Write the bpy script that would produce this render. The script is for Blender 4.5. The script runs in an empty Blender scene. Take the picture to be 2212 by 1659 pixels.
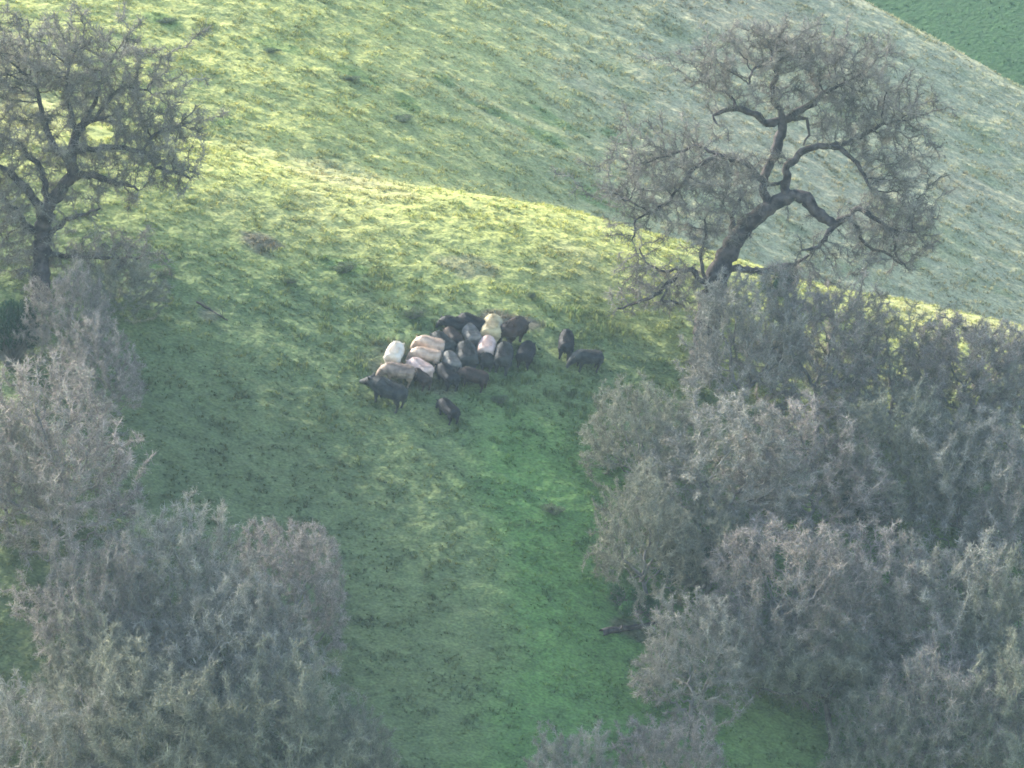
import bpy, bmesh, math, random
import numpy as np
from mathutils import Vector, Matrix, Euler
R = math.radians
rng = np.random.default_rng(7)
random.seed(7)
sc = bpy.context.scene
COL = sc.collection

# ------------------------------------------------------------------ camera, sky, sun, exposure
PITCH = R(12.0); DIST = 200.0
S, C_ = math.sin(PITCH), math.cos(PITCH)
CAM = Vector((0.0, -DIST * C_, DIST * S))
cam_d = bpy.data.cameras.new('camera'); cam = bpy.data.objects.new('camera', cam_d); COL.objects.link(cam)
cam.location = CAM; cam.rotation_euler = (R(90) - PITCH, 0, 0)
cam_d.sensor_width = 36; cam_d.lens = 200.0; cam_d.clip_start = 1.0; cam_d.clip_end = 2000
sc.camera = cam
SUN_EL, SUN_AZ = 33.0, -46.0          # azimuth measured from +Y (into the picture) towards +X
w = bpy.data.worlds.new('World'); sc.world = w; w.use_nodes = True
nt = w.node_tree; nt.nodes.clear()
sky = nt.nodes.new('ShaderNodeTexSky'); sky.sky_type = 'NISHITA'; sky.sun_disc = False
sky.sun_elevation = R(SUN_EL); sky.sun_rotation = R(SUN_AZ); sky.air_density = 1.0; sky.dust_density = 2.0
bg = nt.nodes.new('ShaderNodeBackground'); bg.inputs[1].default_value = 0.15
wo = nt.nodes.new('ShaderNodeOutputWorld')
nt.links.new(sky.outputs[0], bg.inputs[0]); nt.links.new(bg.outputs[0], wo.inputs[0])
sl = bpy.data.lights.new('sun', 'SUN'); sl.energy = 3.3; sl.angle = R(5.0); sl.color = (1.0, 0.93, 0.80)
sun = bpy.data.objects.new('sun', sl); COL.objects.link(sun)
a, e = R(SUN_AZ), R(SUN_EL)
SUND = Vector((math.sin(a) * math.cos(e), math.cos(a) * math.cos(e), math.sin(e)))
sun.rotation_euler = (-SUND).to_track_quat('-Z', 'Y').to_euler(); sun.location = SUND * 100
sc.view_settings.view_transform = 'Standard'; sc.view_settings.look = 'None'
sc.view_settings.gamma = 1.0; sc.view_settings.exposure = 2.02
sc.cycles.use_denoising = True
sc.cycles.filter_width = 1.7
sc.cycles.max_bounces = 6; sc.cycles.volume_bounces = 0; sc.cycles.transparent_max_bounces = 4
sc.cycles.diffuse_bounces = 2
HAZE = 0.00021

# ------------------------------------------------------------------ helpers
def tag(o, label=None, cat=None, group=None, kind=None):
    if label: o['label'] = label
    if cat: o['category'] = cat
    if group: o['group'] = group
    if kind: o['kind'] = kind
    return o

def empty(name, loc=(0, 0, 0)):
    o = bpy.data.objects.new(name, None); COL.objects.link(o); o.location = loc
    o.empty_display_size = 0.3
    return o

def np_mesh(name, verts, faces, smooth=False, attrs=None):
    """faces: list of (k, array[n,k])"""
    me = bpy.data.meshes.new(name)
    verts = np.ascontiguousarray(verts, dtype=np.float32)
    me.vertices.add(len(verts)); me.vertices.foreach_set('co', verts.ravel())
    loops = np.concatenate([f.ravel() for f in faces]).astype(np.int32)
    tot = np.concatenate([np.full(len(f), f.shape[1]) for f in faces]).astype(np.int32)
    start = np.concatenate([[0], np.cumsum(tot)[:-1]]).astype(np.int32)
    me.loops.add(len(loops)); me.loops.foreach_set('vertex_index', loops)
    me.polygons.add(len(tot)); me.polygons.foreach_set('loop_start', start)
    try: me.polygons.foreach_set('loop_total', tot)
    except Exception: pass
    if smooth: me.polygons.foreach_set('use_smooth', np.ones(len(tot), dtype=bool))
    if attrs:
        for k, v in attrs.items():
            at = me.attributes.new(k, 'FLOAT_COLOR', 'POINT')
            v = np.asarray(v, dtype=np.float32)
            if v.shape[1] == 3: v = np.concatenate([v, np.ones((len(v), 1), np.float32)], 1)
            at.data.foreach_set('color', v.ravel())
    me.update(calc_edges=True)
    return me

def link(name, me, mat=None, parent=None, loc=(0, 0, 0)):
    o = bpy.data.objects.new(name, me); COL.objects.link(o); o.location = loc
    if mat and not me.materials: me.materials.append(mat)
    if parent: o.parent = parent
    return o

# value noise in numpy
_perm = np.random.default_rng(3).random((64, 64))
def vnoise(x, y):
    xi, yi = np.floor(x).astype(int), np.floor(y).astype(int)
    fx, fy = x - xi, y - yi
    fx, fy = fx * fx * (3 - 2 * fx), fy * fy * (3 - 2 * fy)
    g = lambda a, b: _perm[a % 64, b % 64]
    return (g(xi, yi) * (1 - fx) * (1 - fy) + g(xi + 1, yi) * fx * (1 - fy) + g(xi, yi + 1) * (1 - fx) * fy + g(xi + 1, yi + 1) * fx * fy)
def fbm(x, y, o=4):
    s, a_, n = 0, 0.5, 0
    for i in range(o):
        s = s + a_ * vnoise(x * 2 ** i + 17.3 * i, y * 2 ** i + 9.1 * i); n += a_; a_ *= 0.5
    return s / n
def smax(a, b, k): 
    h = np.clip(0.5 + 0.5 * (a - b) / k, 0, 1); return b * (1 - h) + a * h + k * h * (1 - h)
def smin(a, b, k): return -smax(-a, -b, k)
def sstep(a, b, x):
    t = np.clip((x - a) / (b - a), 0, 1); return t * t * (3 - 2 * t)

# ------------------------------------------------------------------ the hills as a height field
YC = 14.8
def surfaces(x, y):
    xc = np.clip(x, -60, 60)
    vc = 6.75 - 0.21 * xc - 0.0022 * xc * xc + 0.25 * np.sin(xc * 0.35 + 1.0)
    t = YC + 0.8 * np.sin(x * 0.13) - y
    near = vc - 0.705 * (np.sqrt(t * t + 60) - 7.746) - 0.004 * np.clip(t - 14, 0, 40) ** 2
    sp = np.log1p(np.exp(np.clip((xc + 8) / 2.2, -30, 30))) * 2.2
    vf0 = 8.9 - 0.16 * (xc + 8) - 0.30 * sp
    vf0 = vf0 + 1.2 * np.exp(-((xc + 8) / 6) ** 2) * 0
    lin = vf0 + 0.50 * (y - YC) - 0.5 * np.log1p(np.exp(np.clip(YC - 2 - y, -30, 30)))
    cap = 19.3 - 0.60 * (xc - 14.4) - 0.30 * (y - 50)
    far = smin(lin, cap, 2.5)
    ff = -8 + 0.75 * (np.minimum(y, 165) - 100) + 0.12 * xc - 0.1 * np.maximum(y - 165, 0)
    return near, far, ff
def height(x, y):
    x = np.asarray(x, float); y = np.asarray(y, float)
    near, far, ff = surfaces(x, y)
    v = smax(smax(near, far, 0.9), ff, 2.0)
    z = (v - y * S) / C_
    # valley and the opposite slope that carries the camera
    opp = -24 + 0.34 * np.maximum(-88 - y, 0)
    z = smax(z, opp, 6.0)
    z = z + 0.40 * (fbm(x * 0.11 + 5, y * 0.13 + 3, 3) - 0.5) + 0.12 * (fbm(x * 0.5, y * 0.6, 3) - 0.5)
    # cattle-trodden terracettes running along the slope
    tw = y + 1.6 * fbm(x * 0.12, y * 0.2, 2) * 2 + 0.12 * x
    z = z + 0.03 * np.sin(tw * 4.2) * sstep(0.4, 0.65, fbm(x * 0.15 + 40, y * 0.15, 2))
    return z
def roughness(x, y): return (fbm(x * 1.3, y * 2.6, 3) - 0.5) * 0.10 + (fbm(x * 4.0 + 9, y * 5.5, 2) - 0.5) * 0.10
def normal(x, y, d=0.3):
    gx = (height(x + d, y) - height(x - d, y)) / (2 * d); gy = (height(x, y + d) - height(x, y - d)) / (2 * d)
    return Vector((-float(gx), -float(gy), 1)).normalized()

F = Vector((0, C_, -S)); U = Vector((0, S, C_)); X = Vector((1, 0, 0))
def ray(px, py):
    """direction through a point of the photo, in 2212 x 1659 coordinates"""
    u = (px - 1106) / 2212 * 36 / 200; v = (829.5 - py) / 2212 * 36 / 200
    return F + X * u + U * v
_T = np.arange(120, 420, 0.04)
def at(px, py):
    d = ray(px, py)
    x = CAM.x + d.x * _T; y = CAM.y + d.y * _T; z = CAM.z + d.z * _T
    below = z < height(x, y)
    i = int(np.argmax(below))
    return Vector((x[i], y[i], float(height(x[i], y[i]))))
def at_depth(px, py, depth):
    return CAM + ray(px, py) * depth
def depth_of(p): return (p - CAM).dot(F)
def px_of(P):
    P = np.asarray(P) - np.array(CAM)
    d = P @ np.array(F); return 1106 + (P @ np.array(X)) / d * 200 / 36 * 2212, 829.5 - (P @ np.array(U)) / d * 200 / 36 * 2212

# ground colour: plant cover on the hillside, with some sunlight and shade painted in
GREEN = np.array([0.128, 0.172, 0.062]); LUSH = np.array([0.088, 0.190, 0.042]); YEL = np.array([0.350, 0.365, 0.105])
DRY = np.array([0.300, 0.290, 0.175]); TAN = np.array([0.33, 0.285, 0.17]); SOIL = np.array([0.090, 0.070, 0.055])
OLIVE = np.array([0.104, 0.132, 0.052]); DEEP = np.array([0.030, 0.075, 0.022])
def mixc(c, d, f): f = np.clip(f, 0, 1)[:, None]; return c * (1 - f) + d * f
patches = []
def cover(x, y):
    near, far, ff = surfaces(x, y)
    n1 = fbm(x * 0.16 + 2, y * 0.16 + 7, 4); n2 = fbm(x * 0.45 + 20, y * 0.7 + 30, 3); n3 = fbm(x * 1.3 + 3, y * 2.2, 2)
    c = np.tile(GREEN, (len(x), 1))
    c = mixc(c, OLIVE, sstep(2, -9, x + 3 * (n1 - .5)) * sstep(2, -7, y) * 0.9)  # olive darkens the lower left grass, painting in its soft shadow
    c = mixc(c, LUSH, sstep(-2.8, 0, x + 5 * (n1 - .5)) * sstep(0, -5, y) * 0.75)
    c = mixc(c, YEL, sstep(0.5, 10.5, y + 5 * (n2 - .5)))
    c = mixc(c, DRY, sstep(-0.5, 1.2, far - near) * (0.55 + 0.35 * sstep(-6, 8, x)) )
    c = mixc(c, YEL * 0.95, sstep(-0.5, 1.2, far - near) * sstep(9, -10, x + 5 * (n1 - .5)) * 0.9)
    c = mixc(c, TAN, sstep(0.50, 0.72, n1) * 0.45 * sstep(3, 12, y))
    c = mixc(c, GREEN, sstep(0.55, 0.75, n2) * 0.40 * sstep(5, 12, y))
    c = mixc(c, c * np.array([0.62, 0.68, 0.78]), sstep(0.52, 0.70, n3) * 0.3)
    c = mixc(c, DEEP, sstep(0, 2, ff - np.maximum(near, far)))  # green grass of the farthest hill, its shade put into a darker colour
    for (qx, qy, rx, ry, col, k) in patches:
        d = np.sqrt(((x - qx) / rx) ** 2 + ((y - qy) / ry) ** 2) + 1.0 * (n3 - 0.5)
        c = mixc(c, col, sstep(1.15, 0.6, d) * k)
    return c
def patch(px, py, rx, ry, col, k):
    p = at(px, py); patches.append((p.x, p.y, rx, ry, col, k))
patch(560, 522, 0.95, 0.7, SOIL * 1.3, 0.8); patch(1010, 575, 1.4, 0.7, SOIL * 2.4, 0.4); patch(1100, 690, 1.2, 0.5, SOIL * 1.3, 0.8)
patch(1020, 735, 1.6, 0.7, SOIL, 0.6)
patch(450, 680, 0.4, 0.5, SOIL * 1.6, 0.5); patch(1665, 1590, 1.7, 3.0, np.array([.16, .24, .07]), 0.8); patch(1360, 1358, 0.9, 0.5, SOIL, 0.7); patch(800, 655, 0.7, 0.6, OLIVE, 0.7)  # the yellow-green patch paints sunlight onto tree-shaded grass in the lower right opening
patch(900, 800, 2.0, 1.3, SOIL * 1.2, 0.5)
for q in ((350, 40), (600, 100), (770, 160), (880, 220), (960, 170), (480, 260), (740, 575), (350, 580), (1300, 430), (1180, 300), (1060, 240), (1200, 260), (1330, 300)):
    patch(q[0], q[1], random.uniform(.5, 1.3), random.uniform(.4, .8), LUSH * 0.85, 0.55)

# ------------------------------------------------------------------ materials
def new_mat(name):
    m = bpy.data.materials.new(name); m.use_nodes = True
    n = m.node_tree; b = n.nodes['Principled BSDF']; b.inputs['Roughness'].default_value = 0.9
    b.inputs['Specular IOR Level'].default_value = 0.15
    return m, n, b
def noise_mul(n, src, scale, lo, hi, detail=4.0, coord='Object', stretch=(1, 1, 1)):
    tc = n.nodes.new('ShaderNodeTexCoord'); mp = n.nodes.new('ShaderNodeMapping'); mp.inputs['Scale'].default_value = stretch
    nz = n.nodes.new('ShaderNodeTexNoise'); nz.inputs['Scale'].default_value = scale; nz.inputs['Detail'].default_value = detail
    mr = n.nodes.new('ShaderNodeMapRange'); mr.inputs[1].default_value = 0.3; mr.inputs[2].default_value = 0.7
    mr.inputs[3].default_value = lo; mr.inputs[4].default_value = hi
    vm = n.nodes.new('ShaderNodeVectorMath'); vm.operation = 'SCALE'
    n.links.new(tc.outputs[coord], mp.inputs[0]); n.links.new(mp.outputs[0], nz.inputs['Vector'])
    n.links.new(nz.outputs['Fac'], mr.inputs[0]); n.links.new(src, vm.inputs[0]); n.links.new(mr.outputs[0], vm.inputs['Scale'])
    return vm.outputs[0]

def ground_material():
    m, n, b = new_mat('pasture')
    at_ = n.nodes.new('ShaderNodeAttribute'); at_.attribute_name = 'cover'
    c = noise_mul(n, at_.outputs['Color'], 1.6, 0.84, 1.16, 6, stretch=(1, 1.8, 1))
    c = noise_mul(n, c, 9.0, 0.62, 1.34, 6, stretch=(1, 1.8, 1))
    n.links.new(c, b.inputs['Base Color'])
    tc = n.nodes.new('ShaderNodeTexCoord'); nz = n.nodes.new('ShaderNodeTexNoise'); nz.inputs['Scale'].default_value = 3.5; nz.inputs['Detail'].default_value = 6
    bp = n.nodes.new('ShaderNodeBump'); bp.inputs['Strength'].default_value = 0.9; bp.inputs['Distance'].default_value = 0.12
    n.links.new(tc.outputs['Object'], nz.inputs['Vector']); n.links.new(nz.outputs['Fac'], bp.inputs['Height']); n.links.new(bp.outputs[0], b.inputs['Normal'])
    return m
def leafy_material(name, attr='cover', col=None, trans=0.35, gain=1.0, scale=1.5, lo=0.7, hi=1.3):
    m, n, b = new_mat(name)
    if attr:
        s = n.nodes.new('ShaderNodeAttribute'); s.attribute_name = attr; src = s.outputs['Color']
    else:
        s = n.nodes.new('ShaderNodeRGB'); s.outputs[0].default_value = (*col, 1); src = s.outputs[0]
    src = noise_mul(n, src, scale, lo * gain, hi * gain, 3)
    n.links.new(src, b.inputs['Base Color'])
    tr = n.nodes.new('ShaderNodeBsdfTranslucent'); n.links.new(src, tr.inputs['Color'])
    mx = n.nodes.new('ShaderNodeMixShader'); mx.inputs[0].default_value = trans
    n.links.new(b.outputs[0], mx.inputs[1]); n.links.new(tr.outputs[0], mx.inputs[2])
    n.links.new(mx.outputs[0], n.nodes['Material Output'].inputs['Surface'])
    return m
def bark_material(name, c1, c2, scale=3.0, tone=False):
    m, n, b = new_mat(name)
    tc = n.nodes.new('ShaderNodeTexCoord'); nz = n.nodes.new('ShaderNodeTexNoise'); nz.inputs['Scale'].default_value = scale; nz.inputs['Detail'].default_value = 6
    cr = n.nodes.new('ShaderNodeValToRGB'); cr.color_ramp.elements[0].position = 0.38; cr.color_ramp.elements[1].position = 0.62
    cr.color_ramp.elements[0].color = (*c1, 1); cr.color_ramp.elements[1].color = (*c2, 1)
    n.links.new(tc.outputs['Object'], nz.inputs['Vector']); n.links.new(nz.outputs['Fac'], cr.inputs[0]); n.links.new(cr.outputs[0], b.inputs['Base Color'])
    if tone:
        ta = n.nodes.new('ShaderNodeAttribute'); ta.attribute_name = 'tone'; tm = n.nodes.new('ShaderNodeVectorMath'); tm.operation = 'MULTIPLY'
        n.links.new(cr.outputs[0], tm.inputs[0]); n.links.new(ta.outputs['Color'], tm.inputs[1]); n.links.new(tm.outputs[0], b.inputs['Base Color'])
    n2 = n.nodes.new('ShaderNodeTexNoise'); n2.inputs['Scale'].default_value = 14; bp = n.nodes.new('ShaderNodeBump'); bp.inputs['Distance'].default_value = 0.03
    n.links.new(tc.outputs['Object'], n2.inputs['Vector']); n.links.new(n2.outputs['Fac'], bp.inputs['Height']); n.links.new(bp.outputs[0], b.inputs['Normal'])
    return m
M_ground = ground_material()
M_grass = leafy_material('grass_blades', 'cover', trans=0.30, gain=1.1)
M_bark_dark = bark_material('oak_bark_dark', (0.025, 0.020, 0.021), (0.105, 0.088, 0.082))
M_bark_grey = bark_material('oak_bark_grey', (0.10, 0.095, 0.09), (0.22, 0.21, 0.19))
M_twig = [bark_material('twigs_grey', (0.18, 0.172, 0.148), (0.35, 0.335, 0.285), 1.0, True),
          bark_material('twigs_mauve', (0.19, 0.165, 0.148), (0.37, 0.325, 0.29), 1.0, True),
          bark_material('twigs_olive', (0.135, 0.138, 0.10), (0.29, 0.288, 0.215), 1.0, True)]
M_twig_hero = bark_material('twigs_brown', (0.105, 0.096, 0.080), (0.25, 0.232, 0.195), 1.0, True)
M_lichen = leafy_material('lichen', None, (0.26, 0.28, 0.20), trans=0.2, scale=2)
M_lichen2 = leafy_material('lichen_dull', None, (0.17, 0.18, 0.13), trans=0.2, scale=2)
M_ever = leafy_material('evergreen_leaf', None, (0.030, 0.065, 0.035), trans=0.2, scale=2)
M_shrubgreen = leafy_material('shrub_leaf', None, (0.055, 0.13, 0.05), trans=0.3, scale=2)
M_weed = leafy_material('weed_leaf', None, (0.11, 0.155, 0.075), trans=0.3, scale=2)

# ------------------------------------------------------------------ ground sheet
def axis(lo, hi, a0, a1, fine, growth=1.06):
    core = list(np.arange(a0, a1 + 1e-6, fine)); s = fine; v = core[-1]; out = []
    while v < hi: s *= growth; v += s; out.append(v)
    s = fine; v = core[0]; pre = []
    while v > lo: s *= growth; v -= s; pre.append(v)
    return np.array(pre[::-1] + core + out)
gx = axis(-320, 320, -24, 26, 0.12); gy = axis(-330, 420, -34, 62, 0.12)
GX, GY = np.meshgrid(gx, gy); fx, fy = GX.ravel(), GY.ravel()
GZ = height(fx, fy)
inner = sstep(30, 22, np.abs(fx)) * sstep(-40, -32, fy) * sstep(70, 60, fy)
rough = roughness(fx, fy)
GZ = GZ + rough * inner
nx, ny = len(gx), len(gy)
I = (np.arange(ny - 1)[:, None] * nx + np.arange(nx - 1)[None, :]).ravel()
quads = np.stack([I, I + 1, I + nx + 1, I + nx], 1)
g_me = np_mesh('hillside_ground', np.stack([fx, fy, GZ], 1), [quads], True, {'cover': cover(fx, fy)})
ground = link('ground', g_me, M_ground); tag(ground, 'green pasture hillside with spurs and a shallow gully', 'ground', kind='structure')

# ------------------------------------------------------------------ grass tussocks (uncountable)
def blades(base, up, length, width, lean, nb, cols, seed):
    """nb blades per tuft; each blade = 2 quads-as-tris strip (base, mid, tip)"""
    r = np.random.default_rng(seed); n = len(base) * nb
    B = np.repeat(base, nb, 0); L = np.repeat(length, nb) * r.uniform(.5, 1.15, n); W = np.repeat(width, nb) * r.uniform(.6, 1.3, n)
    sp = np.repeat(lean, nb); ang = r.uniform(0, 2 * np.pi, n)
    d = np.stack([np.cos(ang), np.sin(ang), np.zeros(n)], 1); side = np.stack([-np.sin(ang), np.cos(ang), np.zeros(n)], 1)
    off = d * (np.repeat(lean, nb) * r.uniform(0, .45, n))[:, None]; off[:, 2] = 0
    B = B + off; B[:, 2] -= 0.03
    upv = np.array([0, 0, 1.0])
    mid = B + upv * (L * .62)[:, None] + d * (sp * .25)[:, None]
    tip = B + upv * (L * .85)[:, None] + d * (sp * r.uniform(.5, .95, n))[:, None]
    V = np.stack([B - side * W[:, None] / 2, B + side * W[:, None] / 2, mid + side * W[:, None] * .4, mid - side * W[:, None] * .4, tip], 1).reshape(-1, 3)
    k = np.arange(n) * 5
    q = np.stack([k, k + 1, k + 2, k + 3], 1); t = np.stack([k + 3, k + 2, k + 4], 1)
    c = np.repeat(np.repeat(cols, nb, 0) * r.uniform(.8, 1.2, (n, 1)), 5, 0)
    return V, q, t, c
N = 260000
xs = rng.uniform(-24, 26, N); ys = rng.uniform(-30, 62, N)
xf = rng.uniform(10, 40, 14000); yf = rng.uniform(108, 165, 14000); xs = np.concatenate([xs, xf]); ys = np.concatenate([ys, yf])
dens = fbm(xs * 1.5 + 11, ys * 2.6 + 4, 3)
keep = rng.random(len(xs)) < sstep(0.22, 0.60, dens) * (0.9 - 0.35 * sstep(15, 60, ys))
xs, ys, dens = xs[keep], ys[keep], dens[keep]
zs = height(xs, ys) + roughness(xs, ys) * sstep(30, 22, np.abs(xs)) * sstep(-40, -32, ys) * sstep(70, 60, ys)
near_, far_, ff_ = surfaces(xs, ys)
herd = np.exp(-((xs + 1) / 6.5) ** 4 - ((ys - 0.5) / 4.0) ** 4)
L = (1 + 1.1 * herd) * (0.05 + 0.11 * sstep(0.45, 0.75, dens)) * rng.uniform(.6, 1.3, len(xs))
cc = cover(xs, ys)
hue = rng.normal(0, 1, (len(xs), 1))
cc = cc * (1 + 0.12 * hue * np.array([[1.2, 0.6, 0.3]]))
cc = cc * (0.95 + 0.35 * (fbm(xs * 0.8, ys * 1.4 + 50, 2) - .5)[:, None])
base = np.stack([xs, ys, zs], 1)
V, q, t, c = blades(base, None, L, 0.026 + 0.014 * rng.random(len(xs)), 0.11 + 0.08 * rng.random(len(xs)), 7, cc, 5)
grass = link('grass', np_mesh('grass_tussocks', V, [q, t], False, {'cover': c}), M_grass)
tag(grass, 'tufted green and yellow pasture grass over the hillside', 'grass', kind='stuff')

# ------------------------------------------------------------------ branching (space colonisation)
def colonize(nodes, parent, att, D=0.20, infl=2.2, kill=0.38, iters=120, seed=0, wob=0.25, sag=0.0):
    r = np.random.default_rng(seed)
    nodes = [np.array(p, float) for p in nodes]; parent = list(parent)
    P = np.array(nodes); att = np.array(att)
    d = np.linalg.norm(att[:, None] - P[None], axis=2); near = d.argmin(1); nd = d.min(1)
    alive = np.ones(len(att), bool)
    for it in range(iters):
        act = alive & (nd < infl)
        if not act.any():
            if not alive.any(): break
            infl *= 1.3
            if infl > 30: break
            continue
        ids = near[act]; dirs = att[act] - P[ids]; dirs /= np.linalg.norm(dirs, axis=1)[:, None] + 1e-9
        uq, inv = np.unique(ids, return_inverse=True)
        acc = np.zeros((len(uq), 3)); np.add.at(acc, inv, dirs)
        acc /= np.linalg.norm(acc, axis=1)[:, None] + 1e-9
        acc += r.normal(0, wob, acc.shape); acc[:, 2] -= sag
        acc /= np.linalg.norm(acc, axis=1)[:, None] + 1e-9
        new = P[uq] + acc * D
        # avoid duplicates of existing children
        base_i = len(P)
        P = np.concatenate([P, new]); parent += list(uq)
        for c0 in range(0, len(new), 256):
            dd = np.linalg.norm(att[:, None] - new[None, c0:c0 + 256], axis=2)
            m = dd.min(1); better = m < nd
            near[better] = base_i + c0 + dd.argmin(1)[better]; nd[better] = m[better]
        alive &= nd > kill
        if len(P) > 14000: break
    return P, np.array(parent)

def pipe_radii(P, par, tip=0.010, expo=2.35, fixed=None):
    n = len(P); a_ = np.zeros(n); ch = np.zeros(n, int)
    for i in range(n):
        if par[i] >= 0: ch[par[i]] += 1
    order = topo(par)
    for i in order[::-1]:
        if ch[i] == 0: a_[i] = tip ** expo
        if par[i] >= 0: a_[par[i]] += a_[i]
    r = a_ ** (1 / expo)
    if fixed is not None:
        k = len(fixed); r[:k] = np.maximum(np.minimum(r[:k], fixed * 1.15), fixed * 0.95)
    return r
def topo(par):
    n = len(par); kids = [[] for _ in range(n)]; roots = []
    for i, p in enumerate(par):
        (roots.append(i) if p < 0 else kids[p].append(i))
    out = []; st = roots[:]
    while st:
        i = st.pop(); out.append(i); st += kids[i]
    return out

def limb_mesh(P, par, r, rmin, sides=6):
    n = len(P); kids = [[] for _ in range(n)]
    for i, p in enumerate(par):
        if p >= 0: kids[p].append(i)
    V = []; Q = []; cnt = 0
    ang = np.arange(sides) / sides * 2 * np.pi; ca, sa = np.cos(ang), np.sin(ang)
    def ring(p, d, rad):
        nonlocal cnt
        d = d / (np.linalg.norm(d) + 1e-9)
        a_ = np.cross(d, [0.13, 0.98, 0.07]); a_ /= np.linalg.norm(a_) + 1e-9; b_ = np.cross(d, a_)
        V.append(p + (a_[None] * ca[:, None] + b_[None] * sa[:, None]) * rad); cnt += sides
        return cnt - sides
    rings = {}
    for i in topo(par):
        p = par[i]
        if p < 0:
            k = kids[i]; d = P[k[0]] - P[i] if k else np.array([0, 0, 1.]); rings[i] = ring(P[i], d, r[i]); continue
        if r[i] < rmin: continue
        d0 = P[i] - P[p]
        big = [k for k in kids[i] if r[k] >= rmin]
        main = max(big, key=lambda k: r[k]) if big else None
        d = d0 + (P[main] - P[i]) if main is not None else d0
        rings[i] = ring(P[i], d, r[i])
        pk = max(kids[p], key=lambda k: r[k])
        if pk == i and p in rings: s0 = rings[p]
        else: s0 = ring(P[p], d0, min(r[i] * 1.15, r[p]))
        s1 = rings[i]; k = np.arange(sides); k2 = (k + 1) % sides
        Q.append(np.stack([s0 + k, s0 + k2, s1 + k2, s1 + k], 1))
    return np.concatenate(V), np.concatenate(Q)

def twig_mesh(start, dirn, length, rad, seed, bend=0.5):
    """bent three-sided twigs: a prism then a point"""
    r = np.random.default_rng(seed); n = len(start)
    d = dirn / (np.linalg.norm(dirn, axis=1)[:, None] + 1e-9)
    a_ = np.cross(d, r.normal(0, 1, (n, 3))); a_ /= np.linalg.norm(a_, axis=1)[:, None] + 1e-9; b_ = np.cross(d, a_)
    d2 = d + r.normal(0, bend, (n, 3)); d2 /= np.linalg.norm(d2, axis=1)[:, None]
    mid = start + d * (length * .5)[:, None]; tip = mid + d2 * (length * .5)[:, None]
    vs = []
    for c0, rr in ((start, rad), (mid, rad * .7)):
        for k in range(3):
            an = k * 2 * np.pi / 3
            vs.append(c0 + (a_ * math.cos(an) + b_ * math.sin(an)) * rr[:, None])
    vs.append(tip)
    V = np.stack(vs, 1).reshape(-1, 3); b0 = np.arange(n) * 7
    q = np.concatenate([np.stack([b0 + k, b0 + (k + 1) % 3, b0 + 3 + (k + 1) % 3, b0 + 3 + k], 1) for k in range(3)])
    t = np.concatenate([np.stack([b0 + 3 + k, b0 + 3 + (k + 1) % 3, b0 + 6], 1) for k in range(3)])
    return V, q, t, mid, tip

def chips(P, size, seed, flat=0.6):
    """leaf or lichen flakes: folded quads (two triangles)"""
    r = np.random.default_rng(seed); n = len(P); s = size * r.uniform(.5, 1.4, n)
    a_ = r.normal(0, 1, (n, 3)); a_ /= np.linalg.norm(a_, axis=1)[:, None]
    b_ = np.cross(a_, r.normal(0, 1, (n, 3))); b_ /= np.linalg.norm(b_, axis=1)[:, None]; c_ = np.cross(a_, b_)
    V = np.stack([P - a_ * s[:, None] / 2, P + b_ * (s * flat / 2)[:, None] + c_ * (s * .15)[:, None], P + a_ * s[:, None] / 2, P - b_ * (s * flat / 2)[:, None] + c_ * (s * .15)[:, None]], 1).reshape(-1, 3)
    k = np.arange(n) * 4
    return V, np.concatenate([np.stack([k, k + 1, k + 2], 1), np.stack([k, k + 2, k + 3], 1)])

def crown_meshes(name, P, par, r, center, rmin, ntw, lichen_n, seed, tw_len=(.18, .5), tw_rad=.0085, chip=.045, outw=.6, sag=0.0, rmax_tw=.03):
    rg = np.random.default_rng(seed)
    ok = np.where((r < rmax_tw) & (par >= 0))[0]
    pick = rg.choice(ok, ntw)
    st = P[pick] + (P[par[pick]] - P[pick]) * rg.random((ntw, 1))
    dd = P[pick] - P[par[pick]]; dd /= np.linalg.norm(dd, axis=1)[:, None] + 1e-9
    out = P[pick] - center; out /= np.linalg.norm(out, axis=1)[:, None] + 1e-9
    d = dd * .5 + out * outw + rg.normal(0, .62, (ntw, 3)); d[:, 2] -= sag
    ln = rg.uniform(*tw_len, ntw); rad = tw_rad * rg.uniform(.6, 1.4, ntw)
    V1, q1, t1, mid, tip = twig_mesh(st, d, ln, rad, seed + 1)
    # second order sprays on the mids
    n2 = ntw; k2 = rg.integers(0, ntw, n2)
    V2, q2, t2, m2, tp2 = twig_mesh(mid[k2], tip[k2] - mid[k2] + rg.normal(0, .12, (n2, 3)), ln[k2] * rg.uniform(.35, .7, n2), rad[k2] * .7, seed + 2)
    # thin limbs belong to the crown too
    Vb, Qb = limb_mesh(P, par, np.where(r < rmin, r, 0) + 0, 0.0001, 3) if False else thin_limbs(P, par, r, rmin)
    V = np.concatenate([V1, V2, Vb]); o2 = len(V1); o3 = o2 + len(V2)
    Q = np.concatenate([q1, q2 + o2, Qb + o3]); T = np.concatenate([t1, t2 + o2])
    tw = (V, Q, T)
    lp = np.concatenate([mid, tip, tp2]); lp = lp[rg.choice(len(lp), lichen_n)] + rg.normal(0, .03, (lichen_n, 3))
    lc = chips(lp, chip, seed + 3)
    return tw, lc
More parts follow.
